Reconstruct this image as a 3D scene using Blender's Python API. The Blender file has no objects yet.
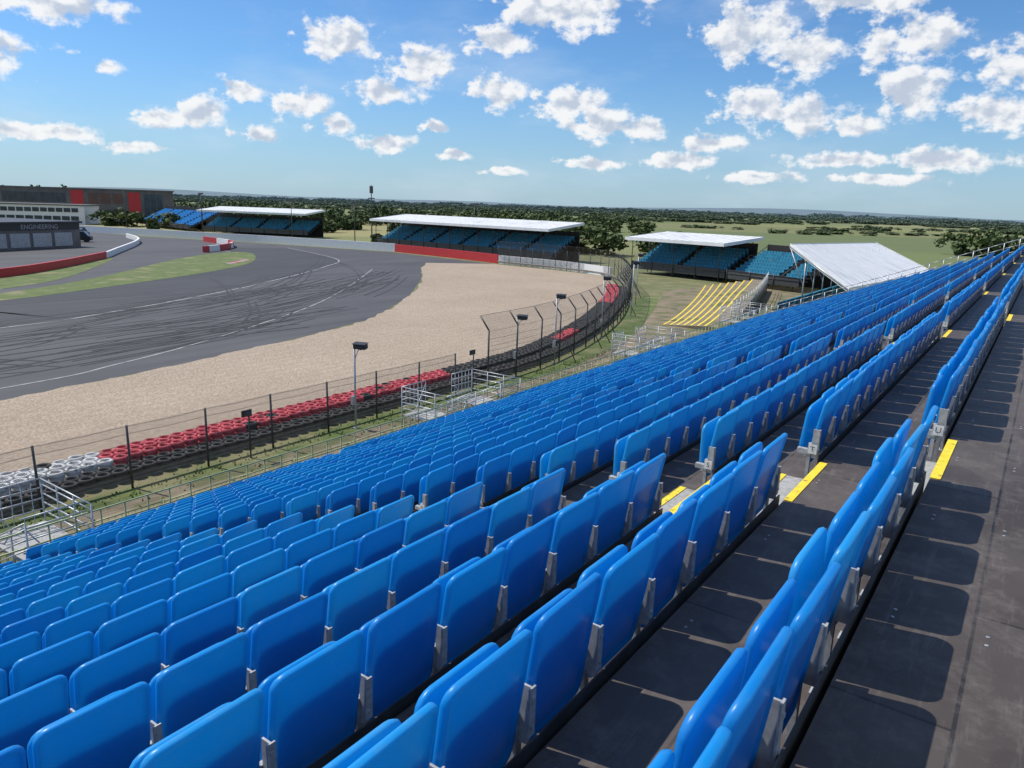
import bpy, math, random
from mathutils import Vector, Matrix, noise
random.seed(7)
sc=bpy.context.scene
col=sc.collection
sc.view_settings.view_transform='Standard'; sc.view_settings.look='None'; sc.view_settings.exposure=0

# ------------------------------------------------------------------ helpers
def new_mat(name):
    m=bpy.data.materials.new(name); m.use_nodes=True
    return m,m.node_tree,m.node_tree.nodes["Principled BSDF"]
def N(nt,t,**kw):
    n=nt.nodes.new(t)
    for k,v in kw.items(): setattr(n,k,v)
    return n
def noise_tex(nt,vec,scale,detail=4,rough=.55):
    n=N(nt,"ShaderNodeTexNoise"); n.inputs['Scale'].default_value=scale; n.inputs['Detail'].default_value=detail; n.inputs['Roughness'].default_value=rough
    nt.links.new(vec,n.inputs['Vector']); return n.outputs['Fac']
def ramp(nt,fac,stops):
    r=N(nt,"ShaderNodeValToRGB"); e=r.color_ramp.elements
    while len(e)<len(stops): e.new(.5)
    for i,(p,c) in enumerate(stops): e[i].position=p; e[i].color=(*c,1)
    nt.links.new(fac,r.inputs[0]); return r.outputs[0]
def mixc(nt,f,a,b,mode='MIX'):
    m=N(nt,"ShaderNodeMix",data_type='RGBA',blend_type=mode)
    for s,v in ((0,f),(6,a),(7,b)):
        if hasattr(v,'is_output'): nt.links.new(v,m.inputs[s])
        elif isinstance(v,(int,float)): m.inputs[s].default_value=v
        else: m.inputs[s].default_value=(*v,1)
    return m.outputs[2]
def math_n(nt,op,a,b=None,clamp=False):
    m=N(nt,"ShaderNodeMath",operation=op); m.use_clamp=clamp
    for i,v in enumerate((a,b)):
        if v is None: continue
        if hasattr(v,'is_output'): nt.links.new(v,m.inputs[i])
        else: m.inputs[i].default_value=v
    return m.outputs[0]
def vmul(nt,v,s):
    m=N(nt,"ShaderNodeVectorMath",operation='MULTIPLY'); m.inputs[1].default_value=s; nt.links.new(v,m.inputs[0]); return m.outputs[0]
def geo_pos(nt): return N(nt,"ShaderNodeNewGeometry").outputs['Position']
def var_mat(name,c1,c2,scale=3,rough=.6,metal=0,bump=0,detail=3,spots=None):
    m,nt,b=new_mat(name); p=geo_pos(nt)
    f=noise_tex(nt,p,scale,detail); c=ramp(nt,f,[(.3,c1),(.7,c2)])
    if spots:
        f2=noise_tex(nt,p,spots[0],3); c=mixc(nt,ramp(nt,f2,[(spots[1],(0,0,0)),(spots[1]+.12,(1,1,1))]),c,spots[2])
    nt.links.new(c,b.inputs['Base Color']); b.inputs['Roughness'].default_value=rough; b.inputs['Metallic'].default_value=metal
    if bump:
        bn=N(nt,"ShaderNodeBump"); bn.inputs['Strength'].default_value=bump; bn.inputs['Distance'].default_value=.02
        nt.links.new(noise_tex(nt,p,scale*8,3),bn.inputs['Height']); nt.links.new(bn.outputs[0],b.inputs['Normal'])
    return m

class MB:
    def __init__(s): s.v=[]; s.f=[]; s.m=[]; s.sm=[]
    def quad(s,pts,mi=0,sm=False):
        i=len(s.v); s.v+= [tuple(p) for p in pts]; s.f.append(tuple(range(i,i+len(pts)))); s.m.append(mi); s.sm.append(sm)
    def box(s,x0,x1,y0,y1,z0,z1,mi=0,M=None):
        v=[Vector((x,y,z)) for x in(x0,x1) for y in(y0,y1) for z in(z0,z1)]
        if M: v=[M@p for p in v]
        i=len(s.v); s.v+=[tuple(p) for p in v]
        for f in [(0,1,3,2),(4,6,7,5),(0,4,5,1),(2,3,7,6),(0,2,6,4),(1,5,7,3)]:
            s.f.append(tuple(i+k for k in f)); s.m.append(mi); s.sm.append(False)
    def tube(s,a,b,r,mi=0,n=6,r2=None):
        a=Vector(a); b=Vector(b); d=(b-a); 
        if d.length<1e-6: return
        d.normalize(); u=d.orthogonal().normalized(); w=d.cross(u); r2=r if r2 is None else r2
        i=len(s.v)
        for p,rr in((a,r),(b,r2)):
            for k in range(n):
                t=2*math.pi*k/n; s.v.append(tuple(p+(u*math.cos(t)+w*math.sin(t))*rr))
        for k in range(n):
            s.f.append((i+k,i+(k+1)%n,i+n+(k+1)%n,i+n+k)); s.m.append(mi); s.sm.append(True)
        s.f.append(tuple(i+k for k in reversed(range(n)))); s.m.append(mi); s.sm.append(False)
        s.f.append(tuple(i+n+k for k in range(n))); s.m.append(mi); s.sm.append(False)
    def obj(s,name,mats,parent=None,loc=None):
        me=bpy.data.meshes.new(name); me.from_pydata(s.v,[],s.f)
        for m in mats: me.materials.append(m)
        me.polygons.foreach_set("material_index",s.m); me.polygons.foreach_set("use_smooth",s.sm); me.update()
        o=bpy.data.objects.new(name,me); col.objects.link(o)
        if parent: o.parent=parent
        if loc: o.location=loc
        return o
def empty(name):
    o=bpy.data.objects.new(name,None); col.objects.link(o); return o
def link(name,me,loc,parent=None,rz=0,sc_=1):
    o=bpy.data.objects.new(name,me); o.location=loc; o.rotation_euler=(0,0,rz)
    o.scale=(sc_,sc_,sc_) if isinstance(sc_,(int,float)) else sc_
    col.objects.link(o)
    if parent: o.parent=parent
    return o
def catmull(P,n=8,closed=False):
    P=[Vector((*p,0)) if len(p)==2 else Vector(p) for p in P]; out=[]
    L=len(P)
    for i in range(L if closed else L-1):
        if closed: a,b,c,d=P[i-1],P[i],P[(i+1)%L],P[(i+2)%L]
        else: a,b,c,d=P[max(i-1,0)],P[i],P[i+1],P[min(i+2,L-1)]
        for k in range(n):
            t=k/n
            out.append(.5*((2*b)+(c-a)*t+(2*a-5*b+4*c-d)*t*t+(3*b-a-3*c+d)*t**3))
    if not closed: out.append(P[-1])
    return out
def sheet(name,P,z,mat,smooth=0):
    pts=catmull(P,smooth,True) if smooth else [Vector((*p,0)) for p in P]
    from mathutils.geometry import tessellate_polygon
    tr=tessellate_polygon([[Vector((p.x,p.y,0)) for p in pts]])
    me=bpy.data.meshes.new(name); fs=[]
    for t in tr:
        a,b,c=[pts[k] for k in t]
        fs.append(t if (b-a).cross(c-a).z>0 else (t[0],t[2],t[1]))
    me.from_pydata([(p.x,p.y,z) for p in pts],[],fs); me.materials.append(mat)
    o=bpy.data.objects.new(name,me); col.objects.link(o); return o
def ribbon(name,P,wd,z,mat,n=8,parent=None):
    pts=catmull(P,n); b=MB(); prev=None
    for i,p in enumerate(pts):
        t=(pts[min(i+1,len(pts)-1)]-pts[max(i-1,0)]).normalized(); s=Vector((-t.y,t.x,0))*wd/2
        cur=((p+s).x,(p+s).y,z),((p-s).x,(p-s).y,z)
        if prev: b.quad([prev[0],prev[1],cur[1],cur[0]])
        prev=cur
    return b.obj(name,[mat],parent)
def wall(name,P,h,th,mats,n=6,pick=None,parent=None):
    pts=catmull(P,n); b=MB(); prev=None
    for i,p in enumerate(pts):
        t=(pts[min(i+1,len(pts)-1)]-pts[max(i-1,0)]).normalized(); s=Vector((-t.y,t.x,0))*th/2
        L0=p+s; R0=p-s
        cur=[(L0.x,L0.y,0),(L0.x,L0.y,h),(R0.x,R0.y,h),(R0.x,R0.y,0)]
        if prev:
            mi=pick(i/len(pts)) if pick else 0
            for k in range(3): b.quad([prev[k],cur[k],cur[k+1],prev[k+1]],mi)
        else: b.quad(cur)
        prev=cur
    b.quad(prev[::-1]); return b.obj(name,mats,parent)

# ------------------------------------------------------------------ camera, light
cam=bpy.data.cameras.new("camera"); cam.lens=26.0; cam.clip_end=20000; cam.clip_start=.05
co=bpy.data.objects.new("camera",cam); col.objects.link(co); sc.camera=co
M=Matrix.Rotation(math.radians(35.2),4,'Z')@Matrix.Rotation(math.radians(90-13.6),4,'X')@Matrix.Rotation(math.radians(1.8),4,'Z')
M.translation=Vector((0,0,9.8)); co.matrix_world=M
sun_az=math.radians(-104); sun_el=math.radians(54)
sd=Vector((math.sin(sun_az)*math.cos(sun_el),math.cos(sun_az)*math.cos(sun_el),math.sin(sun_el)))
l=bpy.data.lights.new("sun",'SUN'); l.energy=4.9; l.angle=math.radians(.5); l.color=(1,.95,.88)
lo=bpy.data.objects.new("sun",l); lo.rotation_euler=sd.to_track_quat('Z','Y').to_euler(); col.objects.link(lo)

# ------------------------------------------------------------------ sky with cumulus
w=bpy.data.worlds.new("World"); sc.world=w; w.use_nodes=True; nt=w.node_tree
bg=nt.nodes["Background"]; bg.inputs[1].default_value=.115
sky=N(nt,"ShaderNodeTexSky"); sky.sky_type='NISHITA'; sky.sun_disc=False; sky.sun_elevation=sun_el; sky.sun_rotation=sun_az
sky.dust_density=.3; sky.ozone_density=2.0; sky.air_density=1.0
tc=N(nt,"ShaderNodeTexCoord"); sep=N(nt,"ShaderNodeSeparateXYZ"); nt.links.new(tc.outputs['Generated'],sep.inputs[0])
az=math_n(nt,'ARCTAN2',sep.outputs[0],sep.outputs[1]); el=math_n(nt,'ARCSINE',sep.outputs[2])
comb=N(nt,"ShaderNodeCombineXYZ"); nt.links.new(az,comb.inputs[0]); nt.links.new(el,comb.inputs[1])
dirv=comb.outputs[0]
CL=[(-.589,.228,.07,.018),(-.235,.196,.045,.020),(-.533,.156,.022,.008),(-.462,.095,.030,.010),(-.405,.104,.024,.015),(-.353,.132,.030,.011),
(-.282,.118,.036,.014),(-.173,.135,.046,.013),(-.125,.168,.042,.020),(-.342,.078,.026,.009),(-.2375,.093,.028,.011),(-.173,.072,.040,.009),(-.1066,.0946,.016,.006),
(-.029,.20,.045,.013),(.05,.240,.09,.026),(-.027,.139,.036,.018),(.062,.128,.05,.018),(.10,.108,.045,.018),(.154,.100,.040,.013),(.285,.218,.055,.028),(.355,.198,.045,.020),(.30,.135,.05,.02),(.35,.122,.06,.018),
(.42,.112,.04,.010),(.488,.217,.052,.024),(.492,.155,.042,.026),(.421,.258,.08,.012),(.609,.134,.05,.018),(.208,.063,.05,.009),(.421,.07,.07,.008),(.543,.0735,.07,.011),
(-.619,.075,.06,.008),(.105,.056,.04,.007),(-.012,.044,.026,.005),(.70,.2,.09,.03),(-.7,.17,.06,.02),(.31,.045,.05,.006),(-.5,.058,.04,.006),(.25,.085,.035,.010),(.48,.048,.06,.006),(-.08,.06,.02,.005)]
st_=vmul(nt,dirv,(1,1.3,1))
f1n=N(nt,"ShaderNodeTexNoise"); f1n.inputs['Scale'].default_value=32; f1n.inputs['Detail'].default_value=7; f1n.inputs['Roughness'].default_value=.60; nt.links.new(st_,f1n.inputs['Vector'])
f1=f1n.outputs['Fac']
wn=vmul(nt,f1n.outputs['Color'],(.045,.014,0))
wa=N(nt,"ShaderNodeVectorMath",operation='ADD'); nt.links.new(dirv,wa.inputs[0]); nt.links.new(wn,wa.inputs[1])
wb=N(nt,"ShaderNodeVectorMath",operation='ADD'); wb.inputs[1].default_value=(-.0225,-.007,0); nt.links.new(wa.outputs[0],wb.inputs[0])
best=None
for (u,ww,a,b) in CL:
    aa=math.radians(-35.2)+math.atan(u); ee=math.atan(ww*math.cos(math.atan(u)))
    a*=1.17; b*=1.35
    m=N(nt,"ShaderNodeVectorMath",operation='MULTIPLY_ADD'); m.inputs[1].default_value=(1/a,1/b,0); m.inputs[2].default_value=(-aa/a,-ee/b,0); nt.links.new(wb.outputs[0],m.inputs[0])
    ln=N(nt,"ShaderNodeVectorMath",operation='LENGTH'); nt.links.new(m.outputs[0],ln.inputs[0])
    best=ln.outputs['Value'] if best is None else math_n(nt,'MINIMUM',best,ln.outputs['Value'])
blob=math_n(nt,'MAXIMUM',math_n(nt,'SUBTRACT',1.0,best),-1.2)
fn=N(nt,"ShaderNodeTexNoise"); fn.inputs['Scale'].default_value=5.5; fn.inputs['Detail'].default_value=1; nt.links.new(vmul(nt,dirv,(1,2,1)),fn.inputs['Vector'])
away=math_n(nt,'MULTIPLY',math_n(nt,'SUBTRACT',math_n(nt,'ABSOLUTE',math_n(nt,'ADD',az,math.radians(35.2))),.72),6,True)
field=math_n(nt,'SUBTRACT',math_n(nt,'MULTIPLY',math_n(nt,'SUBTRACT',fn.outputs['Fac'],.52),6),math_n(nt,'MULTIPLY',math_n(nt,'SUBTRACT',1,away),5))
blob=math_n(nt,'MAXIMUM',blob,field)
def sstep(x,a,b):
    mr=N(nt,"ShaderNodeMapRange",interpolation_type='SMOOTHSTEP'); mr.inputs[1].default_value=a; mr.inputs[2].default_value=b; nt.links.new(x,mr.inputs[0]); return mr.outputs[0]
dens=math_n(nt,'ADD',math_n(nt,'MULTIPLY',blob,.95),math_n(nt,'MULTIPLY',math_n(nt,'SUBTRACT',f1,.5),2.7))
mask=sstep(dens,.0,.50)
sh=N(nt,"ShaderNodeVectorMath",operation='ADD'); sh.inputs[1].default_value=(-.005,.014,0); nt.links.new(st_,sh.inputs[0])
f2=noise_tex(nt,sh.outputs[0],32,3,.5)
shade=sstep(math_n(nt,'ADD',math_n(nt,'MULTIPLY',math_n(nt,'SUBTRACT',f2,f1),3.4),math_n(nt,'MULTIPLY',dens,.65)),.05,.80)
ccol=mixc(nt,shade,(8.2,8.25,8.3),(4.7,5.3,6.3))
cir=noise_tex(nt,vmul(nt,dirv,(1,3,1)),3.5,5,.6)
cirm=math_n(nt,'MULTIPLY',sstep(cir,.46,.76),.34)
skyt=mixc(nt,1.0,sky.outputs[0],(.54,.83,1.12),'MULTIPLY')
hz=math_n(nt,'MULTIPLY',math_n(nt,'SUBTRACT',1.0,sstep(el,-.03,.18)),.62)
skyh=mixc(nt,hz,skyt,(3.6,4.8,6.2))
skyc=mixc(nt,cirm,skyh,(5.8,6.7,7.7))
lowfade=sstep(el,.010,.045)
fin=mixc(nt,math_n(nt,'MULTIPLY',math_n(nt,'MULTIPLY',mask,lowfade),.95),skyc,ccol)
nt.links.new(fin,bg.inputs[0])

# ------------------------------------------------------------------ materials
def seat_mat(name,a,bb,tc_,dust):
    m,nt,b=new_mat(name); p=geo_pos(nt)
    c=mixc(nt,noise_tex(nt,p,1.3,2),a,bb)
    c=mixc(nt,math_n(nt,'MULTIPLY',ramp(nt,noise_tex(nt,p,8,4,.65),[(.46,(0,0,0)),(.8,(1,1,1))]),dust),c,(.13,.36,.58))
    nt.links.new(c,b.inputs['Base Color']); b.inputs['Roughness'].default_value=.36
    tr=N(nt,"ShaderNodeBsdfTranslucent"); tr.inputs[0].default_value=(*tc_,1)
    mx=N(nt,"ShaderNodeMixShader"); mx.inputs[0].default_value=.36; nt.links.new(b.outputs[0],mx.inputs[1]); nt.links.new(tr.outputs[0],mx.inputs[2])
    nt.links.new(mx.outputs[0],nt.nodes["Material Output"].inputs[0]); return m
seat_a=seat_mat("blue_plastic",(.006,.255,.64),(.010,.31,.74),(.02,.60,.95),.30)
seat_b=seat_mat("blue_plastic_faded",(.014,.30,.68),(.026,.36,.77),(.03,.65,.96),.6)
seat_c=seat_mat("blue_plastic_deep",(.005,.22,.60),(.008,.265,.68),(.02,.53,.92),.25)
seat_far=var_mat("blue_seats_weathered",(.01,.20,.50),(.015,.27,.62),1,.6)
galv=var_mat("galvanised_steel",(.30,.32,.33),(.48,.50,.51),12,.45,.5)
brk=var_mat("zinc_bracket",(.30,.31,.31),(.48,.49,.49),25,.5,.15)
dsteel=var_mat("dark_steel",(.05,.05,.05),(.10,.10,.10),6,.5,.4)
brown=var_mat("weathered_rail_steel",(.14,.12,.10),(.24,.22,.19),5,.7,.2)
yel=var_mat("yellow_paint",(.75,.55,.02),(.85,.66,.05),14,.6,0,spots=(22,.58,(.30,.22,.05)))
treadm=var_mat("grit_tread",(.26,.26,.25),(.40,.40,.39),30,.9,spots=(5,.55,(.18,.17,.16)))
whitep=var_mat("white_paint",(.68,.69,.68),(.82,.82,.81),4,.5)
redp=var_mat("red_paint",(.42,.02,.025),(.55,.04,.04),4,.5)
blackp=var_mat("black_paint",(.02,.02,.022),(.035,.035,.035),5,.5)
teal=var_mat("teal_seats",(.02,.17,.27),(.03,.25,.38),2,.6)
roofw=var_mat("white_roof_sheet",(.70,.71,.71),(.84,.84,.83),.8,.45,spots=(.25,.58,(.62,.63,.62)))
greyc=var_mat("grey_cladding",(.09,.085,.085),(.15,.145,.14),.5,.5)
brownc=var_mat("brown_cladding",(.10,.055,.045),(.15,.08,.06),.5,.6)
offw=var_mat("pale_shutter",(.28,.30,.31),(.40,.42,.43),2,.5)
glass=var_mat("window_glass",(.03,.04,.05),(.06,.08,.09),.6,.12)
greenst=var_mat("green_barrier_steel",(.20,.27,.14),(.34,.39,.22),7,.5,.3)
deck,nt,b=new_mat("phenolic_deck_board"); p=geo_pos(nt)
mpn=N(nt,"ShaderNodeMapping"); mpn.inputs['Rotation'].default_value=(0,0,math.pi/2); nt.links.new(p,mpn.inputs[0])
br=N(nt,"ShaderNodeTexBrick"); br.offset=.35; br.inputs['Scale'].default_value=1; br.inputs['Brick Width'].default_value=2.44; br.inputs['Row Height'].default_value=.84
br.inputs['Mortar Size'].default_value=.007; br.inputs['Color1'].default_value=(.046,.035,.029,1); br.inputs['Color2'].default_value=(.074,.060,.051,1); br.inputs['Mortar'].default_value=(.005,.005,.005,1)
nt.links.new(mpn.outputs[0],br.inputs['Vector'])
n1=noise_tex(nt,p,.9,4); n2=noise_tex(nt,p,6,7,.74)
n3=noise_tex(nt,vmul(nt,p,(26,2.5,1)),1,5,.7)
n4=noise_tex(nt,p,2.2,3,.5)
c=mixc(nt,math_n(nt,'MULTIPLY',ramp(nt,n1,[(.40,(0,0,0)),(.62,(1,1,1))]),.55),br.outputs[0],(.110,.092,.079))
c=mixc(nt,math_n(nt,'MULTIPLY',ramp(nt,n2,[(.48,(0,0,0)),(.70,(1,1,1))]),.55),c,(.165,.142,.123))
c=mixc(nt,math_n(nt,'MULTIPLY',ramp(nt,n3,[(.56,(0,0,0)),(.68,(1,1,1))]),.4),c,(.16,.142,.125))
c=mixc(nt,math_n(nt,'MULTIPLY',ramp(nt,n4,[(.60,(0,0,0)),(.64,(1,1,1))]),.45),c,(.035,.028,.024))
nt.links.new(c,b.inputs['Base Color']); b.inputs['Roughness'].default_value=.6
bn=N(nt,"ShaderNodeBump"); bn.inputs['Strength'].default_value=.3; bn.inputs['Distance'].default_value=.004; nt.links.new(n2,bn.inputs['Height']); nt.links.new(bn.outputs[0],b.inputs['Normal'])
land,nt,b=new_mat("grass_and_fields"); p=geo_pos(nt)
vo=N(nt,"ShaderNodeTexVoronoi"); vo.inputs['Scale'].default_value=.0065; vo.inputs['Randomness'].default_value=.85; nt.links.new(p,vo.inputs['Vector'])
sx=N(nt,"ShaderNodeSeparateColor"); nt.links.new(vo.outputs['Color'],sx.inputs[0])
fc=ramp(nt,sx.outputs[0],[(0,(.05,.085,.02)),(.22,(.22,.21,.07)),(.42,(.09,.14,.03)),(.6,(.28,.25,.10)),(.8,(.06,.10,.025)),(1,(.15,.18,.045))])
near=ramp(nt,noise_tex(nt,p,.35,6,.65),[(.3,(.085,.10,.035)),(.5,(.13,.14,.05)),(.68,(.24,.20,.12))])
ln=N(nt,"ShaderNodeVectorMath",operation='LENGTH'); nt.links.new(p,ln.inputs[0])
mr=N(nt,"ShaderNodeMapRange"); mr.inputs[1].default_value=150; mr.inputs[2].default_value=190; nt.links.new(ln.outputs['Value'],mr.inputs[0])
c=mixc(nt,mr.outputs[0],near,fc)
c=mixc(nt,.25,c,mixc(nt,noise_tex(nt,p,.03,5),(.06,.08,.03),(.25,.24,.12)))
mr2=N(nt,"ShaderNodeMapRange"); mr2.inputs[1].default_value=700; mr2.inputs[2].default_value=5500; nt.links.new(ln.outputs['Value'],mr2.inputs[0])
c=mixc(nt,math_n(nt,'MULTIPLY',mr2.outputs[0],.7),c,(.13,.18,.21))  # aerial haze put into the land colour, bluer with distance
nt.links.new(c,b.inputs['Base Color']); b.inputs['Roughness'].default_value=.95
grass=var_mat("mown_grass",(.07,.10,.025),(.13,.17,.045),.8,.95,0,.3,6,spots=(.35,.54,(.20,.19,.09)))
dirt=var_mat("worn_grass_path",(.15,.12,.075),(.25,.20,.13),.9,.95,0,.4,7,spots=(.5,.5,(.11,.12,.045)))
def asphalt_mat(name,a,bb):
    m,nt,b=new_mat(name); p=geo_pos(nt)
    c=ramp(nt,noise_tex(nt,p,.06,6,.6),[(.3,a),(.7,bb)])
    c=mixc(nt,math_n(nt,'MULTIPLY',ramp(nt,noise_tex(nt,vmul(nt,p,(.55,.05,1)),1,5),[(.42,(0,0,0)),(.62,(1,1,1))]),.5),c,tuple(x*.5 for x in a))
    c=mixc(nt,math_n(nt,'MULTIPLY',noise_tex(nt,p,4,4),.2),c,tuple(x*1.5 for x in bb))
    nt.links.new(c,b.inputs['Base Color']); b.inputs['Roughness'].default_value=.8; return m
asph=asphalt_mat("asphalt_runoff",(.046,.046,.050),(.078,.077,.080))
trackm=asphalt_mat("asphalt_track",(.026,.027,.031),(.048,.048,.052))
rubber=var_mat("tyre_rubber_mark",(.016,.016,.018),(.032,.032,.032),2,.8)
line_m=var_mat("white_line_paint",(.18,.18,.18),(.42,.42,.41),1.5,.7)
gravel,nt,b=new_mat("gravel_stones"); p=geo_pos(nt)
c=ramp(nt,noise_tex(nt,p,.12,5,.6),[(.3,(.35,.272,.195)),(.7,(.46,.37,.275))])
vv=N(nt,"ShaderNodeTexVoronoi"); vv.inputs['Scale'].default_value=8; nt.links.new(p,vv.inputs['Vector'])
c=mixc(nt,.4,c,ramp(nt,vv.outputs['Distance'],[(.1,(.56,.46,.36)),(.7,(.14,.105,.075))]))
wv=N(nt,"ShaderNodeTexWave"); wv.inputs['Scale'].default_value=.35; wv.inputs['Distortion'].default_value=2.5; wv.inputs['Detail'].default_value=3; nt.links.new(p,wv.inputs['Vector'])
c=mixc(nt,math_n(nt,'MULTIPLY',wv.outputs['Fac'],.20),c,(.24,.185,.13))
c=mixc(nt,math_n(nt,'MULTIPLY',ramp(nt,noise_tex(nt,p,1.1,6,.7),[(.48,(0,0,0)),(.72,(1,1,1))]),.4),c,(.26,.20,.14))
nt.links.new(c,b.inputs['Base Color']); b.inputs['Roughness'].default_value=.95
bn=N(nt,"ShaderNodeBump"); bn.inputs['Strength'].default_value=.6; bn.inputs['Distance'].default_value=.06; nt.links.new(vv.outputs['Distance'],bn.inputs['Height']); nt.links.new(bn.outputs[0],b.inputs['Normal'])

# ------------------------------------------------------------------ ground sheets
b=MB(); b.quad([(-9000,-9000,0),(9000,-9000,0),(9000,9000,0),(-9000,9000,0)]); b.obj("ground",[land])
sheet("asphalt_runoff",[(-39,-90),(-38.6,11),(-40,18),(-41,25),(-43,34),(-46,44),(-54,57),(-65,71),(-84,93),(-76,101.2),(-106,107),(-137,102.5),(-172,94),(-215,90),(-240,40),(-160,-90)],.006,asph)
edge=catmull([(-84,93),(-79,87),(-74,81),(-65,71.5),(-54,57),(-46,44),(-43,34),(-41,25),(-39.7,16),(-38.8,5),(-38.5,-30),(-38.5,-90)],26)
edge=[(p.x+.35*noise.noise(p*.9)+.5*noise.noise(p*.2),p.y+.2*noise.noise(p*1.1)) for p in edge]
sheet("gravel_trap",[(-25.6,-90),(-25.6,30),(-26.5,42),(-31,57),(-38,74),(-43,84),(-52,97),(-61,99.5),(-76,101.1)]+edge,.012,gravel)
L1=[(-58,-60),(-59,0),(-61,23),(-63,30),(-67,39.6),(-74,53.5),(-87,74),(-98,86),(-125,97)]
L2=[(-40.5,-60),(-41.3,0),(-42,16),(-43.3,21),(-46.5,29),(-54.5,44),(-64.5,58),(-80,77)]
def offset(P,dd):
    pts=catmull(P,6); out=[]
    for i,p in enumerate(pts):
        t=(pts[min(i+1,len(pts)-1)]-pts[max(i-1,0)]).normalized(); out.append((p.x-t.y*dd,p.y+t.x*dd))
    return out
ribbon("race_track",offset(L1,6.8),13.4,.011,trackm,2)
ribbon("track_edge_line",L1,.22,.018,line_m,8)
ribbon("runoff_line",L2,.15,.018,line_m,8)
ribbon("pit_lane_line",offset(L1,13.8),.18,.018,line_m,2)
sheet("infield_grass",[(-74,18),(-76.5,29),(-78,33),(-82,42),(-89,56),(-98,69),(-112,80),(-119,82),(-117,74),(-108,62),(-95,48),(-86,37),(-80,26),(-77,16)],.024,grass,4)
sheet("verge_grass",[(-78,18),(-85,31),(-92,40),(-109,53),(-117,58),(-115,53),(-104,44),(-96,34),(-89,18)],.024,grass,4)
kb=MB(); pts=offset(L1,13.9)
for i in range(36,len(pts)-8):
    a=Vector((*pts[i],0)); c_=Vector((*pts[i+1],0)); n_=4
    for k in range(n_):
        p0=a.lerp(c_,k/n_); p1=a.lerp(c_,(k+1)/n_); t=(p1-p0).normalized(); s=Vector((-t.y,t.x,0))*.7
        kb.quad([(p0.x,p0.y,.03),(p1.x,p1.y,.03),(p1.x+s.x,p1.y+s.y,.10),(p0.x+s.x,p0.y+s.y,.10)],(k+i)%2)
kb.obj("kerb",[offw,redp])
def bound(y):
    T=[(-60,-38.5),(5,-38.8),(16,-39.7),(25,-41),(34,-43),(44,-46),(57,-54),(71,-65),(93,-84)]
    for (y0,x0),(y1,x1) in zip(T,T[1:]):
        if y<=y1: return x0+(x1-x0)*(y-y0)/(y1-y0)
    return -84
skids=empty("tyre_marks")
for i in range(84):
    y0=random.uniform(-5,62); dx=abs(random.gauss(0,10)); Ls=random.uniform(8,34); bend=random.choice([random.uniform(-7,9),random.uniform(-3,3),random.uniform(-18,18)])
    x0=bound(y0)-4-dx
    P=[(x0+(bound(y0+Ls*t)-bound(y0))*.8-bend*t*t, y0+Ls*t) for t in (0,.33,.66,1)]
    if any(x>bound(y)-2 for x,y in P): continue
    for s in (0,random.choice([1.6,1.7])):
        ribbon("mark",[(x-s,y+s*.2) for x,y in P],random.uniform(.06,.22),.0185+.00006*i,rubber,5,skids)
sheet("path",[(-18.6,-60),(-18.6,62),(-24,58),(-24,72),(-23,104),(-36,104),(-38,86),(-34,76),(-27,57),(-24.1,42),(-23.9,-60)],.008,dirt)
sheet("verge_strip",[(-23.2,-60),(-23.2,40),(-25.5,52),(-31,68),(-36,80),(-37.5,79),(-33,66),(-27,50),(-24.3,40),(-24.3,-60)],.013,grass)
tg=MB()
for i in range(2200):
    y=random.uniform(-8,46); x=random.choice([random.gauss(-23.8,.25),random.uniform(-23.6,-18.7)])
    hgt=random.uniform(.04,.14); a=random.uniform(0,3.14); dx,dy=math.cos(a)*.04,math.sin(a)*.04; lx,ly=random.gauss(0,.05),random.gauss(0,.05)
    tg.quad([(x-dx,y-dy,.005),(x+dx,y+dy,.005),(x+lx,y+ly,hgt)],0)
tg.obj("grass_tufts",[grass])

# ------------------------------------------------------------------ main grandstand
NR=20; Y0,Y1=-25.5,60.1
stand=empty("grandstand")
def fz(n): return 7.55-.33*n if n>=0 else 7.88
def dd(n): return 1.26+.84*n
b=MB()
for n in range(-1,NR):
    x1=-(dd(n)-.055); x0=x1-.84
    b.box(x0,x1-.001,Y0,Y1,fz(n)-.05,fz(n),0)
    top=fz(n-1) if n>=0 else 8.25
    b.box(x1+.002,x1+.03,Y0,Y1,fz(n)-.05,top-.052,1)
    for k in range(-3,6):
        ys=5.5+9.1*k+.55; b.box(x1-.030,x1-.022,ys-.02,ys+8.02,fz(n)+.06,top+.045,1)  # dark steel plate at row base, added to block light under the seat backs
b.box(-.366,2.6,Y0,Y1,8.2,8.25,0)
b.obj("deck",[deck,dsteel],stand)
b=MB()
for (xa,xb,zt) in ((-.32,.42,8.25),(-1.16,-.42,7.88)):
    for i in range(26):
        y=-3+i*1.22
        for x in (xa+.05,(xa+xb)/2,xb-.05):
            for o_ in (-.035,.035): b.tube((x,y+o_,zt),(x,y+o_,zt+.0025),.0075,0,8)
b.obj("deck_screws",[galv],stand)
b=MB()
for y in [Y0+.5+i*3.04 for i in range(29)]:
    for n in range(0,NR,3):
        x=-dd(n)-.3; b.tube((x,y,0),(x,y,fz(n)-.06),.03)
        if n+3<NR: b.tube((x,y,fz(n)-.4),(-dd(n+3)-.3,y,.3),.024)
    b.tube((2.3,y,0),(2.3,y,8.2),.03); b.tube((0,y,0),(0,y,8.2),.03); b.tube((2.3,y,7.8),(-18,y,.9),.03)
b.obj("scaffold_frame",[galv],stand)
b=MB()
for i in range(43):
    y=Y0+i*2; b.tube((2.5,y,8.25),(2.5,y,9.4),.024)
for z in (8.6,9.0,9.4): b.tube((2.5,Y0,z),(2.5,Y1,z),.02)
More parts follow.
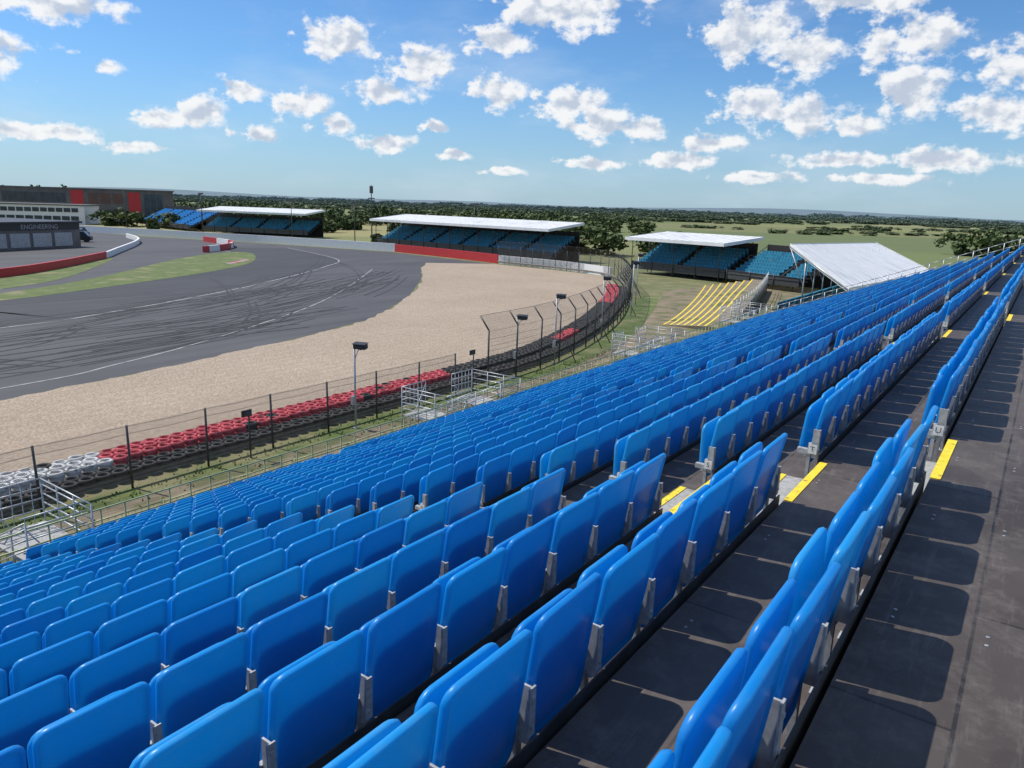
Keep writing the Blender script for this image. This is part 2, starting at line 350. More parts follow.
for (yy) in (Y1-.05,Y0+.05):
    for n in range(-3,NR):
        zf=fz(n) if n>=-1 else 8.25; x=-(dd(n)+.35) if n>=-1 else -(dd(n)-.3); x2=x+.84; zf2=(fz(n-1) if n>=0 else 8.25)
        b.tube((x,yy,zf),(x,yy,zf+1.1),.034)
        for h in (.35,.72,1.1): b.tube((x,yy,zf+h),(x2,yy,zf2+h),.026)
b.obj("guard_rail",[galv],stand)
def outline(wd,ht,r,n=4):
    pts=[]
    for cx,cz,a0 in ((wd/2-r,ht/2-r,0),(-wd/2+r,ht/2-r,90),(-wd/2+r,-ht/2+r,180),(wd/2-r,-ht/2+r,270)):
        for k in range(n+1):
            a=math.radians(a0+90*k/n); pts.append((cx+r*math.cos(a),cz+r*math.sin(a)))
    return pts
def panel(b,wd,ht,r,prof,Mx,curve=.25,taper=0,mi=0):
    rings=[]
    for ins,xo in prof:
        rr=max(r-ins*.8,.010); ring=[]
        for (py,pz) in outline(wd-2*ins,ht-2*ins,rr):
            py*=1-taper*(.5-pz/ht); x=xo-curve*(py*py)+ .08*(pz/ht)**2*ht
            ring.append(Mx@Vector((x,py,pz)))
        i=len(b.v); b.v+=[tuple(q) for q in ring]; rings.append((i,len(ring)))
    for (i,n),(j,_) in zip(rings,rings[1:]):
        for k in range(n): b.f.append((i+k,i+(k+1)%n,j+(k+1)%n,j+k)); b.m.append(mi); b.sm.append(True)
    for (i,n),rev,xo in ((rings[0],True,prof[0][1]),(rings[-1],False,prof[-1][1])):
        c=len(b.v); b.v.append(tuple(Mx@Vector((xo,0,0))))
        for k in range(n):
            f=(i+k,i+(k+1)%n,c); b.f.append(f[::-1] if rev else f); b.m.append(mi); b.sm.append(True)
backprof=[(.10,-.008),(.04,-.008),(.012,-.014),(.002,-.009),(0,0),(.001,.012),(.005,.018),(.014,.019),(.019,.015),(.024,.009),(.05,.008),(.12,.009)]
panprof=[(.10,-.030),(.03,-.030),(.008,-.024),(0,-.010),(.004,.004),(.02,.008),(.09,.004)]
def seat_row(n_seats):
    b=MB()
    for s in range(n_seats):
        y=.25+.5*s; mi=random.choice([0,0,0,2,3])
        tilt=math.radians(9+random.uniform(-1.8,1.8)); yaw=math.radians(random.uniform(-1.8,1.8))
        Mx=Matrix.Translation((-.02+random.uniform(-.005,.005),y,.562+random.uniform(-.006,.006)))@Matrix.Rotation(yaw,4,'Z')@Matrix.Rotation(tilt,4,'Y')@Matrix.Rotation(math.radians(random.uniform(-.5,.5)),4,'X')
        panel(b,.470,.575,.060,backprof,Mx,.22,.03,mi)
        t2=math.radians(random.uniform(-2,6))
        Mp=Matrix.Translation((-.105,y,.55))@Matrix.Rotation(t2,4,'Y')
        panel(b,.43,.41,.07,panprof,Mp,.1,-.04,mi)
    for s in range(n_seats+1):
        y=.5*s
        b.box(-.060,-.035,y-.018,y+.018,.0,.46,1)
        b.box(-.035,.012,y-.005,y+.005,.34,.58,1)
        b.box(.012,.020,y-.019,y+.019,.38,.58,1)
        b.box(.0205,.0255,y-.008,y+.008,.41,.425,1); b.box(.0205,.0255,y-.008,y+.008,.53,.545,1)
        b.box(-.14,-.03,y-.022,y+.022,.37,.41,1)
        b.box(-.09,.03,y-.04,y+.04,.001,.008,1)
    b.tube((-.075,-.02,.365),(-.075,.5*n_seats+.02,.365),.017,1,6)
    return b
meshes=[]
for v in range(6):
    o=seat_row(16).obj("seat_row",[seat_a,brk,seat_b,seat_c]); meshes.append(o.data); bpy.data.objects.remove(o)
seats=empty("stadium_seats")
for n in range(-1,NR):
    for k in range(-3,6):
        link("seat_row",random.choice(meshes),(-dd(n)+.0,5.5+9.1*k+.55,fz(n)),seats)
b=MB()
for k in range(-3,7):
    ya,yb=5.5+9.1*k-.5,5.5+9.1*k+.5
    if k==6: ya,yb=5.5+9.1*k-.5,Y1-.12
    for n in range(-1,NR):
        xe=-(dd(n)-.055); top=(fz(n-1) if n>=0 else 8.25)
        hh=top-fz(n)
        b.box(xe-.30,xe-.002,ya,yb,fz(n)+.001,fz(n)+hh*.5,0)
        b.box(xe-.305,xe-.245,ya-.003,yb+.003,fz(n)+hh*.5+.001,fz(n)+hh*.5+.006,1)
        b.box(xe-.307,xe-.301,ya-.003,yb+.003,fz(n)+hh*.5-.04,fz(n)+hh*.5+.006,1)
        b.box(xe-.003,xe+.055,ya,yb,top+.001,top+.006,1)
b.obj("aisle_steps",[treadm,yel],stand)
letters="TSRQPNM"
for k in range(0,5):
    for n in range(-1,6):
        ch='U' if n<0 else letters[n]
        y=5.5+9.1*k+.525; x=-dd(n)-.02; z=fz(n)+.42
        p=MB(); p.box(x-.032,x+.032,y-.005,y,z-.038,z+.038); p.obj("row_plate",[whitep],stand)
        cu=bpy.data.curves.new("row_letter",'FONT'); cu.body=ch; cu.size=.06; cu.align_x='CENTER'; cu.align_y='CENTER'; cu.materials.append(blackp)
        t=bpy.data.objects.new("row_letter",cu); t.location=(x,y-.008,z); t.rotation_euler=(math.pi/2,0,0); col.objects.link(t); t.parent=stand
b=MB(); xf=-18.1
y=Y0
while y<Y1:
    if not any(abs(y-(5.5+18.2*j))<.9 for j in range(-1,4)):
        b.tube((xf,y,0),(xf,y,2.15),.02)
    y+=.6
for z in (1.35,1.75,2.15): b.tube((xf,Y0,z),(xf,Y1,z),.022,0)
b.obj("front_railing",[greenst],stand)
pb=empty("crowd_barrier")
bb=MB()
for z in (.25,1.05): bb.tube((0,0,z),(0,2.3,z),.02)
for i in range(13): bb.tube((0,.05+i*.183,.25),(0,.05+i*.183,1.05),.009,n=4)
for yy in (0,2.3): bb.tube((0,yy,0),(0,yy,1.1),.022)
for yy in (.3,2.0): bb.tube((-.3,yy,.02),(.3,yy,.02),.018)
o=bb.obj("barrier_panel",[greenst]); bm_=o.data; bpy.data.objects.remove(o)
for i in range(38): link("barrier_panel",bm_,(-19.9+random.uniform(-.05,.05),-20+i*2.36,0.01),pb,random.uniform(-.02,.02))
for j in range(-1,4):
    yc=5.5+18.2*j; b=MB()
    for s in range(8):
        b.box(-18.35-.28*(s+1),-18.35-.28*s,yc-.8,yc+.8,1.22-.16*s-.04,1.22-.16*s,1)
    for y_ in (yc-.85,yc+.85,yc-2.3,yc+2.3):
        sl=(0 if abs(y_-yc)>1 else 1)
        for i in range(4):
            x=-17.9-i*.9
            b.tube((x,y_,0),(x,y_,1.28+1.15-sl*1.3*i/3),.024)
        for h in (.25,.5,.75,1.0,1.15):
            b.tube((-17.9,y_,1.28+h),(-20.6,y_,1.28+h-sl*1.3),.02)
    for h in (.3,.6,.9,1.15):
        for xx in (-18.2,-20.6):
            for (a_,c_) in ((yc-2.3,yc-.85),(yc+.85,yc+2.3)): b.tube((xx,a_,1.28+h),(xx,c_,1.28+h),.02)
    for i in range(7):
        for (a_) in (yc-2.3,yc+.85): b.tube((-20.6,a_+i*.24,0),(-20.6,a_+i*.24,2.43),.012)
    for xx in (-18.2,-20.6):
        b.tube((xx,yc-2.3,0),(xx,yc-.85,2.3),.018); b.tube((xx,yc+2.3,0),(xx,yc+.85,2.3),.018)
    b.box(-20.6,-18.3,yc+.9,yc+2.3,1.2,1.24,1); b.box(-20.6,-18.3,yc-2.3,yc-.9,1.2,1.24,1)
    b.obj("scaffold_stair",[galv,treadm])

# ------------------------------------------------------------------ tyre wall
def lathe(b,prof,n,mi,loc):
    i0=len(b.v)
    for r,z in prof:
        for k in range(n): 
            a=2*math.pi*k/n; b.v.append((loc[0]+r*math.cos(a),loc[1]+r*math.sin(a),loc[2]+z))
    for j in range(len(prof)-1):
        for k in range(n):
            b.f.append((i0+j*n+k,i0+j*n+(k+1)%n,i0+(j+1)*n+(k+1)%n,i0+(j+1)*n+k)); b.m.append(mi); b.sm.append(True)
def tyre_prof(cnt):
    pr=[]
    for i in range(cnt):
        z=i*.2; pr+=[(.235,z+.005),(.265,z+.05),(.27,z+.10),(.26,z+.16),(.235,z+.195)]
    h=cnt*.2; return pr+[(.19,h),(.165,h-.03),(.165,h-.16),(.0,h-.16)]
prof3=tyre_prof(3); prof2=tyre_prof(2)
tw=var_mat("white_painted_tyre",(.46,.46,.45),(.72,.72,.70),2.5,.7,spots=(6,.56,(.16,.155,.14)))
tr_=var_mat("red_painted_tyre",(.42,.03,.045),(.60,.09,.11),2.5,.7,spots=(6,.56,(.06,.025,.025)))
tb=var_mat("black_tyre",(.018,.018,.018),(.05,.047,.044),3,.8)
def arc(path):
    cum=[0]
    for a,c_ in zip(path,path[1:]): cum.append(cum[-1]+(c_-a).length)
    def at(s):
        for i in range(len(cum)-1):
            if cum[i+1]>=s:
                t=(s-cum[i])/(cum[i+1]-cum[i]); return path[i].lerp(path[i+1],t),(path[i+1]-path[i]).normalized()
        return path[-1],(path[-1]-path[-2]).normalized()
    return cum[-1],at
Ltot,at=arc(catmull([(-25.0,-30),(-25.0,10),(-25.0,31),(-25.9,42),(-30.3,57),(-37.3,74),(-42.3,83.5)],14))
b=MB(); s=0
while s<Ltot:
    p,d_=at(s); nrm=Vector((-d_.y,d_.x,0))
    if nrm.x>0: nrm=-nrm
    for r_ in range(5):
        q=p+nrm*(.47*r_+.05)+d_*(.27 if r_%2 else 0)
        y=q.y
        mi=0 if y<12 else 1 if y<31 else (1 if int(s/5)%5==0 and r_ in(2,3) else 2) if y<66 else 1
        if r_<2 or random.random()<.06: mi=2
        lathe(b,prof2 if r_<2 else prof3,9,mi,(q.x+random.uniform(-.03,.03),q.y,0.01+random.uniform(-.03,.02)))
    s+=.545
b.obj("tyre_wall",[tw,tr_,tb])
fence=empty("debris_fence")
mesh_m,nt,bs=new_mat("chain_link_mesh"); p=geo_pos(nt)
sxyz=N(nt,"ShaderNodeSeparateXYZ"); nt.links.new(p,sxyz.inputs[0])
def gridl(v): return math_n(nt,'LESS_THAN',math_n(nt,'FRACT',math_n(nt,'MULTIPLY',v,12)),.095)
gr=math_n(nt,'MAXIMUM',gridl(math_n(nt,'ADD',sxyz.outputs[1],sxyz.outputs[2])),gridl(math_n(nt,'SUBTRACT',sxyz.outputs[1],sxyz.outputs[2])))
bs.inputs['Base Color'].default_value=(.14,.128,.115,1); bs.inputs['Metallic'].default_value=.3; bs.inputs['Roughness'].default_value=.6
tp=N(nt,"ShaderNodeBsdfTransparent"); mx=N(nt,"ShaderNodeMixShader"); nt.links.new(gr,mx.inputs[0]); nt.links.new(tp.outputs[0],mx.inputs[1]); nt.links.new(bs.outputs[0],mx.inputs[2]); nt.links.new(mx.outputs[0],nt.nodes["Material Output"].inputs[0])
Ltot,at=arc(catmull([(-24.1,-30),(-24.1,10),(-24.1,31),(-25.1,42),(-29.4,57),(-36.2,73),(-41.2,82.5),(-51,96.2),(-62,100.5),(-76,102.2)],14))
b=MB(); mb=MB(); rail=MB(); s=2.0; prevs=None; rp=None
while s<Ltot:
    p,d_=at(s); nrm=Vector((-d_.y,d_.x,0)); 
    if nrm.x>0 and p.y<90: nrm=-nrm
    tall=p.y>30.5
    lean=Vector((random.uniform(-.03,.03),random.uniform(-.04,.04),0))
    if tall:
        P3=[p,p+lean+Vector((0,0,3.1)),p+lean+nrm*.6+Vector((0,0,3.85))]
        b.tube(P3[0],P3[1],.05,n=6); b.tube(P3[1],P3[2],.045,n=6)
        if random.random()<.3: b.tube(p+nrm*-1.2,P3[0]+Vector((0,0,2.2)),.035)
    else:
        P3=[p,p+lean+Vector((0,0,2.25)),p+lean+Vector((0,0,2.26))]; b.tube(P3[0],P3[1],.042,n=6)
    if prevs and prevs[1]==tall:
        Q=prevs[0]; mb.quad([Q[0],P3[0],P3[1],Q[1]]); 
        if tall: mb.quad([Q[1],P3[1],P3[2],Q[2]])
        hs=[.9,1.25,1.6,1.95,2.22]+([2.6,3.05] if tall else [])
        for h in hs:
            mid=(Q[0]+P3[0])/2+Vector((0,0,h-.03)); b.tube(Q[0]+Vector((0,0,h)),mid,.008,n=4); b.tube(mid,P3[0]+Vector((0,0,h)),.008,n=4)
        if tall: b.tube(Q[2],P3[2],.012,n=4)
    prevs=(P3,tall)
    f=p+nrm*.12
    if rp:
        for z in (.40,):
            dz=[(0,z-.15),(.06,z-.08),(.0,z),(.06,z+.06),(0,z+.12)]
            for (o1,z1),(o2,z2) in zip(dz,dz[1:]):
                rail.quad([rp+nrm*o1+Vector((0,0,z1)),f+nrm*o1+Vector((0,0,z1)),f+nrm*o2+Vector((0,0,z2)),rp+nrm*o2+Vector((0,0,z2))],0)
    rp=f
    s+=2.85 if p.y<45 else 2.5
b.obj("posts_and_cables",[dsteel],fence); mb.obj("mesh",[mesh_m],fence); rail.obj("steel_guardrail",[brown],fence)

def marshal_post(x,y,h,arm):
    e=empty("camera_post"); b=MB()
    b.tube((x,y,0),(x,y,h),.045,n=8); b.box(x-.12,x+.12,y-.12,y+.12,0,.05)
    b.tube((x,y,h-.08),(x+arm*.82,y+arm*.3,h-.08),.025)
    b.tube((x,y,h-.6),(x+arm*.4,y+arm*.15,h-.1),.018)
    b.box(x-.08,x+.08,y-.2,y-.05,1.1,1.5)
    b.obj("pole",[galv],e)
    h_=MB(); Mx=Matrix.Translation((x+arm*.55,y+arm*.2,h+.02))@Matrix.Rotation(.3,4,'Z')@Matrix.Rotation(.15,4,'X')
    h_.box(-.28,.28,-.14,.14,-.11,.11,0,Mx); h_.box(-.31,.31,-.18,.17,.112,.13,0,Mx); h_.box(-.22,.22,-.17,-.142,-.08,.08,1,Mx); h_.box(-.05,.05,-.05,.05,-.17,-.112,0,Mx)
    h_.obj("housing",[blackp,glass],e)
marshal_post(-23.6,21.6,3.7,.5); marshal_post(-24.3,34.8,3.5,.5); marshal_post(-24.6,39.5,4.3,.45); marshal_post(-30.5,62,5,.4); marshal_post(-34,70,5.2,.4); marshal_post(-27,50,4.6,.4)
def small_sign(x,y,z):
    b=MB(); b.tube((x,y,0),(x,y,z),.03); b.box(x-.03,x+.03,y-.3,y+.12,z-.2,z+.05,0); b.box(x-.028,x+.05,y-.26,y+.08,z-.16,z+.01,1); b.obj("track_side_speaker",[blackp,dsteel])
small_sign(-23.7,16.3,1.9); small_sign(-23.7,30,2.3)

# ------------------------------------------------------------------ walls around the track
wall("concrete_wall",[(-225,84),(-200,90),(-172,96),(-150,101),(-137,104),(-106,108.4)],1.6,.4,[whitep],6)
wall("red_wall",[(-105.9,108.4),(-90,106),(-76.1,102.8)],1.5,.4,[redp],6)
wall("concrete_wall",[(-76,102.8),(-62,101.1),(-51.5,97.2)],1.4,.4,[whitep],6)
wall("red_wall",[(-88,10),(-91,22),(-96.5,35),(-104.5,45),(-117,57)],1.0,.4,[redp,whitep],6)
wall("red_wall",[(-150,94.5),(-135,91),(-126,84),(-121,76)],1.1,.4,[redp,whitep],8,lambda t:int(t*10)%3==2)
wall("concrete_wall",[(-117.5,57.4),(-124,62),(-150,80),(-170,88)],.9,.35,[whitep],6)

# ------------------------------------------------------------------ far grandstands
def far_stand(name,p0,p1,rows,roof,zf=6.4,zb=7.8,seatm=teal,base=1.0,over=1.5):
    e=empty(name); p0=Vector((*p0,0)); p1=Vector((*p1,0)); a=(p1-p0); L=a.length; a.normalize(); n=Vector((-a.y,a.x,0))
    if n.dot(-p0)>0: n=-n
    Mx=Matrix(((a.x,n.x,0,p0.x),(a.y,n.y,0,p0.y),(0,0,1,0),(0,0,0,1)))
    b=MB()
    for r in range(rows):
        z=base+r*.40; y=r*.85
        b.box(0,L,y,y+.86,z-.1,z,2,Mx)
        x=.3
        while x<L-1:
            x2=min(x+7.5,L-.3); xx=x
            while xx<x2-.3:
                b.box(xx,xx+.44,y+.35,y+.42,z+.10,z+.8,1,Mx); xx+=.5
            b.box(x,x2,y+.0,y+.34,z+.38,z+.43,1,Mx); x=x2+1.1
    D=rows*.85+1
    b.box(0,L,D-.1,D,0,base+rows*.40+1.2,2,Mx)
    b.box(0,L,-.15,-.08,base-.3,base+.9,3,Mx)
    x=0
    while x<=L+.01:
        for y in (-.2,D*.5,D+.1):
            top=(zf+(zb-zf)*(y+over)/(D+over+.6)-.1) if roof else (base+1.2 if y<0 else base+y/.85*.40+1)
            b.tube(Mx@Vector((x,y,0)),Mx@Vector((x,y,top)),.07,0)
        if roof:
            b.tube(Mx@Vector((x,-over,zf-.15)),Mx@Vector((x,D+.6,zb-.15)),.09,0)
            b.tube(Mx@Vector((x,-.2,zf-1.6)),Mx@Vector((x,D*.5,zf+.3)),.05,0)
        b.tube(Mx@Vector((x,0,base)),Mx@Vector((x,D,base+rows*.40+1)),.05,0)
        if x+4<=L: b.tube(Mx@Vector((x,D+.1,0)),Mx@Vector((x+4,D+.1,4)),.04,0)
        x+=4
    for z in (base+.9,base+.45): b.tube(Mx@Vector((0,-.2,z)),Mx@Vector((L,-.2,z)),.04,0)
    b.obj("structure",[dsteel,seatm,blackp,dsteel],e)
    if roof:
        r=MB(); nseg=max(2,int(L/1.2)); A=lambda x,y,z:Mx@Vector((x,y,z))
        for i in range(nseg):
            x0=-.4+(L+.8)*i/nseg; x1=-.4+(L+.8)*(i+1)/nseg; xm=x0+(x1-x0)*.88
            for (u0,u1,dz) in ((x0,xm,0),(xm,x1,.05)):
                r.quad([A(u0,-over,zf+dz),A(u1,-over,zf+dz),A(u1,D+.6,zb+dz),A(u0,D+.6,zb+dz)])
                r.quad([A(u0,-over,zf-.12),A(u0,D+.6,zb-.12),A(u1,D+.6,zb-.12),A(u1,-over,zf-.12)])
        r.box(-.4,L+.4,-over-.1,-over-.01,zf-.40,zf+.07,0,Mx); r.box(-.4,L+.4,D+.61,D+.7,zb-.35,zb+.07,0,Mx)
        r.quad([A(-.41,-over,zf-.4),A(-.41,-over,zf+.07),A(-.41,D+.6,zb+.07),A(-.41,D+.6,zb-.4)]); r.quad([A(L+.41,-over,zf-.4),A(L+.41,D+.6,zb-.4),A(L+.41,D+.6,zb+.07),A(L+.41,-over,zf+.07)])
        r.obj("roof",[roofw],e)
    return e
far_stand("covered_grandstand",(-121,118),(-71,111.5),8,True,5.9,7.0)
far_stand("covered_grandstand",(-186,117),(-154,126),7,True,6.0,7.0)
far_stand("open_grandstand",(-232,124),(-192,117),10,False,seatm=seat_far)
far_stand("covered_grandstand",(-53,107),(-36.5,103),8,True,5.5,6.3)
far_stand("open_grandstand",(-36,102.6),(-25,98),8,False)
e=empty("canopy_grandstand"); b=MB(); r=MB()
H0,H1=Vector((-20.7,76,6.9)),Vector((-19.2,112,6.3)); l0,l1=Vector((-13.6,70,3.6)),Vector((-11.0,104,3.4))
ns=22
for i in range(ns):
    t0,t1=i/ns,(i+1)/ns; tm=t0+(t1-t0)*.95
    for (a_,c_,dz) in ((t0,tm,0),(tm,t1,.04)):
        z=Vector((0,0,dz)); A_=H0.lerp(H1,a_)+z; B_=H0.lerp(H1,c_)+z; C_=l0.lerp(l1,c_)+z; D_=l0.lerp(l1,a_)+z
        r.quad([A_,D_,C_,B_]); q=Vector((0,0,-.15)); r.quad([A_+q-z,B_+q-z,C_+q-z,D_+q-z])
    if i%2==0:
        A_=H0.lerp(H1,t0); D_=l0.lerp(l1,t0); q=Vector((0,0,-.2))
        b.tube(A_+q,D_+q,.09,0); b.tube((A_.x+2,A_.y-1.2,0),(A_.x+2,A_.y-1.2,5.8),.08,0); b.tube((D_.x,D_.y,0),D_+q,.08,0)
        b.tube((A_.x+2,A_.y-1.2,3),A_+q,.05,0); b.tube((A_.x+2,A_.y-1.2,.3),(D_.x,D_.y,3),.05,0)
for a_,c_ in ((H0,H1),(l0,l1),(H0,l0),(H1,l1)):
    up=Vector((0,0,.08)); dn=Vector((0,0,-.4)); r.quad([a_+dn,c_+dn,c_+up,a_+up])
for i in range(7):
    x=-21.2+i*.9; b.box(x,x+.9,74-i*.4,110-i*.4,.5+i*.35,.6+i*.35,2); b.box(x+.4,x+.47,74.2-i*.4,109.8-i*.4,.62+i*.35,1.3+i*.35,1)
b.obj("structure",[galv,teal,blackp],e); r.obj("roof",[roofw],e)

# stepped viewing terrace on an earth bank, yellow nosings
b=MB(); nt_=7
def tx(t,i): return -26.4-10.6*t**1.15+i*(.62+.42*t)
for i in range(nt_):
    for j in range(16):
        q=[]
        for jj in (j,j+1):
            t=jj/16; y=60+37*t; z=.05+.05*i+(.17*i)*min(1,t*2.0)
            q.append((Vector((tx(t,i),y,0)),Vector((tx(t,i+1) if i<nt_-1 else tx(t,i)+1.8,y,0)),Vector((0,0,z))))
        (p0,e0,U0),(p1,e1,U1)=q; k=Vector((0,0,.006)); wy=Vector((.17,0,0))
        b.quad([p0+U0,e0+U0,e1+U1,p1+U1],0); b.quad([p0,p0+U0,p1+U1,p1],0)
        if i==nt_-1: b.quad([e0+U0,e0,e1,e1+U1],0)
        b.quad([p0+U0+k,p0+wy+U0+k,p1+wy+U1+k,p1+U1+k],1)
        if j==0: b.quad([p0,e0,e0+U0,p0+U0],0)
b.obj("viewing_terrace",[var_mat("terrace_surface",(.17,.14,.095),(.26,.215,.15),.7,.9,spots=(.4,.52,(.10,.12,.045))),yel])
b=MB()
for i in range(22):
    t=i/21; x=tx(t,nt_)+1.3; y=61+35*t; b.tube((x,y,0),(x,y,2.6),.03)
    if i: 
        for h in (1.6,2.1,2.6): b.tube((px,py,h),(x,y,h),.025)
    px,py=x,y
b.obj("terrace_railing",[galv])

# ------------------------------------------------------------------ buildings
def building(name,p0,p1,depth,h,mats,bands):
    e=empty(name); p0=Vector((*p0,0)); p1=Vector((*p1,0)); a=(p1-p0); L=a.length; a.normalize(); n=Vector((-a.y,a.x,0))
    if n.dot(-p0)>0: n=-n
    Mx=Matrix(((a.x,n.x,0,p0.x),(a.y,n.y,0,p0.y),(0,0,1,0),(0,0,0,1)))
    b=MB(); b.box(0,L,0,depth,0,h,0,Mx); b.obj("walls",[mats[0]],e)
    b=MB(); b.box(-.4,L+.4,-.4,depth+.4,h+.002,h+.35,0,Mx); b.obj("roof",[mats[1]],e)
    b=MB()
    for (x0,x1,z0,z1,mi,npan) in bands:
        wp=(x1-x0)/npan
        for i in range(npan): b.box(x0+wp*i+.08*wp,x0+wp*(i+1)-.08*wp if npan>1 else x1,-.12,-.003,z0,z1,mi,Mx)
    b.obj("windows_and_panels",mats,e)
    return e,Mx
building("circuit_building",(-277,103),(-252,148),40,10.6,[greyc,greyc,redp,glass,brownc],[(20,24,1,10.3,2,1),(37,41,1,10,2,1),(25,36,6,9.5,4,3),(42,48,1,9.5,3,3),(1,19,6.2,9.2,3,12),(1,19,1.5,4.2,4,6),(26,36,1.5,4,3,5)])
building("white_office_building",(-262,88),(-240,112),14,5.5,[whitep,greyc,redp,glass],[(1,31,3.6,4.8,3,14),(1,31,1.0,2.4,3,12)])
e,Mx=building("workshop_building",(-134,32),(-144,66),18,4.2,[greyc,blackp,blackp,glass,offw],[(0,35.4,3.1,4.25,2,1),(1,34,.3,2.6,4,8)])
cu=bpy.data.curves.new("sign_text",'FONT'); cu.body="ENGINEERING"; cu.size=1.1; cu.align_y='CENTER'; cu.materials.append(offw)
t=bpy.data.objects.new("sign_text",cu); R_=Mx.to_3x3(); xa=R_@Vector((1,0,0)); fa=R_@Vector((0,-1,0))
flip=xa.cross(Vector((0,0,1))).dot(fa)<0
ax=-xa if flip else xa
rot=Matrix((ax,Vector((0,0,1)),ax.cross(Vector((0,0,1))))).transposed().to_4x4(); rot.translation=Mx@Vector((24 if not flip else 34,-.15,3.65)); t.matrix_world=rot
col.objects.link(t); t.parent=e; t.matrix_parent_inverse=Matrix.Identity(4)
def van(x,y,rz,m):
    e=empty("van"); b=MB(); Mx=Matrix.Translation((x,y,0))@Matrix.Rotation(rz,4,'Z')
    pr=[(-2.4,.35),(2.4,.35),(2.45,1.0),(2.0,1.25),(1.3,2.1),(-2.35,2.15)]
    n=len(pr)
    for s in (-.95,.95): b.quad([Mx@Vector((px_,s,pz_)) for px_,pz_ in (pr if s>0 else pr[::-1])],0)
    for i in range(n):
        (a0,z0),(a1,z1)=pr[i],pr[(i+1)%n]; b.quad([Mx@Vector((a0,-.95,z0)),Mx@Vector((a1,-.95,z1)),Mx@Vector((a1,.95,z1)),Mx@Vector((a0,.95,z0))],0 if i!=3 else 1)
    for s in (-.97,.955): b.box(.5,1.5,s,s+.015,1.3,1.9,1,Mx)
    for wx in (-1.5,1.5):
        for s in (-.98,.72): b.tube(Mx@Vector((wx,s,.35)),Mx@Vector((wx,s+.25,.35)),.35,2,12)
    b.obj("body",[m,glass,blackp],e)
for (x,y,r_,m) in ((-168,76,.4,whitep),(-176,80,.5,greyc),(-183,70,1.2,whitep),(-158,72,.9,blackp),(-205,75,.3,whitep),(-214,82,.3,redp)): van(x,y,r_,m)
b=MB(); b.tube((-135,130,0),(-135,130,13.5),.16,0,8,.10); b.box(-135.3,-134.7,129.7,130.3,11.5,13.2,0); b.box(-135.9,-134.1,129.8,130.2,10.2,10.45,0); b.obj("communications_mast",[dsteel])
for (x,y,h) in ((-150,118,9),(-100,126,9.5),(-128,118,9),(-178,112,10),(-212,110,10)):
    b=MB(); b.tube((x,y,0),(x,y,h),.12,0,8,.07); b.box(x-.9,x+.9,y-.15,y+.15,h,h+.4,0); b.tube((x-.8,y,h-.5),(x+.8,y,h-.5),.05); b.obj("floodlight_mast",[dsteel])

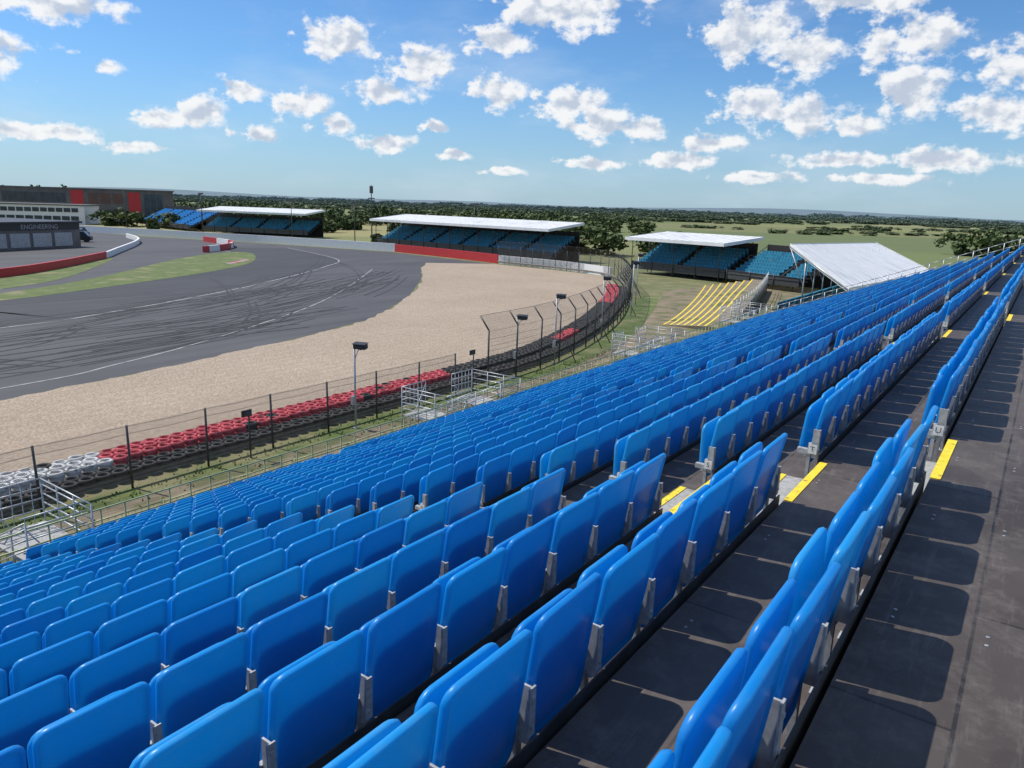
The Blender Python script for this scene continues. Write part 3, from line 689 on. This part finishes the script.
# ------------------------------------------------------------------ trees
leafm,nt,b_=new_mat("foliage"); p=geo_pos(nt)
c=ramp(nt,noise_tex(nt,p,.25,3),[(.3,(.035,.062,.018)),(.7,(.105,.14,.04))])
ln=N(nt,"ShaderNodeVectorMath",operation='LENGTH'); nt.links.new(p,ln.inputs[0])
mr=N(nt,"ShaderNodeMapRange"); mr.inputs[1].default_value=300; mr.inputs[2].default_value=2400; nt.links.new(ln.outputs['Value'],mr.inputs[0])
c=mixc(nt,math_n(nt,'MULTIPLY',mr.outputs[0],.85),c,(.14,.20,.22))  # far trees get their haze as a bluish tint in the leaf colour
nt.links.new(c,b_.inputs['Base Color']); b_.inputs['Roughness'].default_value=.9
bark=var_mat("bark",(.05,.04,.03),(.10,.08,.06),5,.9)
def tree_cluster(ntree,width,leaves,lsize):
    b=MB()
    for i in range(ntree):
        cx=random.uniform(-width/2,width/2); cy=random.uniform(-3,3); h=random.uniform(.45,1)*8; rw=random.uniform(.38,.6)*h
        b.tube((cx,cy,0),(cx,cy,h*.5),.22,1,5,.1)
        for k in range(3): 
            a=random.uniform(0,6.28); b.tube((cx,cy,h*.3),(cx+math.cos(a)*rw*.6,cy+math.sin(a)*rw*.6,h*.65),.1,1,4,.04)
        cl=[(cx+random.gauss(0,rw*.5),cy+random.gauss(0,rw*.45),random.uniform(.12,.86)*h,random.uniform(.35,.6)*rw) for _ in range(9)]
        for (x,y,z,rr) in cl:
            for _ in range(leaves):
                v=Vector((random.gauss(0,1),random.gauss(0,1),random.gauss(0,1))).normalized()*rr*random.uniform(.65,1.08)
                q=Vector((x,y,z))+v
                if q.z<.1: continue
                nn=(v.normalized()+Vector((random.gauss(0,.5),random.gauss(0,.5),random.gauss(0,.5)))).normalized(); u=nn.orthogonal().normalized(); w_=nn.cross(u); s=lsize*random.uniform(.6,1.3)
                b.quad([q+u*s,q+w_*s*.8,q-u*s,q-w_*s*.8],0)
    return b
tcl=[]
for v in range(4):
    o=tree_cluster(8,30,34,.62).obj("t",[leafm,bark]); tcl.append(o.data); bpy.data.objects.remove(o)
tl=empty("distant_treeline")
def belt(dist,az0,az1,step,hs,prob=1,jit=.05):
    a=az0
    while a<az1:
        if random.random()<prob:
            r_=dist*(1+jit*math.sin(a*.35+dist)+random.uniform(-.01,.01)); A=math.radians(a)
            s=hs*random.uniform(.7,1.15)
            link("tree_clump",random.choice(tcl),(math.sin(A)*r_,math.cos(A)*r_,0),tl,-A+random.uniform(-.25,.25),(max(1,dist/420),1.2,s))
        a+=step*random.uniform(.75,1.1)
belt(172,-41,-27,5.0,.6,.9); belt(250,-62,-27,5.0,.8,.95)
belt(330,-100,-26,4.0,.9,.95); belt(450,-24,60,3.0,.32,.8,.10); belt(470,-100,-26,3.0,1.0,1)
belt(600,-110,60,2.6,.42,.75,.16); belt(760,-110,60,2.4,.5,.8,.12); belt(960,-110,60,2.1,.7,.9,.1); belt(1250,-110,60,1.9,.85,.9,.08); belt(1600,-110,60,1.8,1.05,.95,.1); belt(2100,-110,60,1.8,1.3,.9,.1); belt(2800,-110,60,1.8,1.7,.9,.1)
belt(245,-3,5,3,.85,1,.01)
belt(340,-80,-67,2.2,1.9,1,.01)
b=MB(); n_=240
for r0,hb in ((5200,22),(7200,42)):
    prev=None
    for i in range(n_+1):
        A=math.radians(-130+220*i/n_); h=hb*(.35+.9*max(0,noise.noise(Vector((i*.06,r0*.01,0)))+.45))
        q=[(math.sin(A)*(r0-900),math.cos(A)*(r0-900),-1),(math.sin(A)*r0,math.cos(A)*r0,h),(math.sin(A)*(r0+900),math.cos(A)*(r0+900),-1)]
        if prev:
            for k in range(2): b.quad([prev[k],q[k],q[k+1],prev[k+1]],0,True)
        prev=q
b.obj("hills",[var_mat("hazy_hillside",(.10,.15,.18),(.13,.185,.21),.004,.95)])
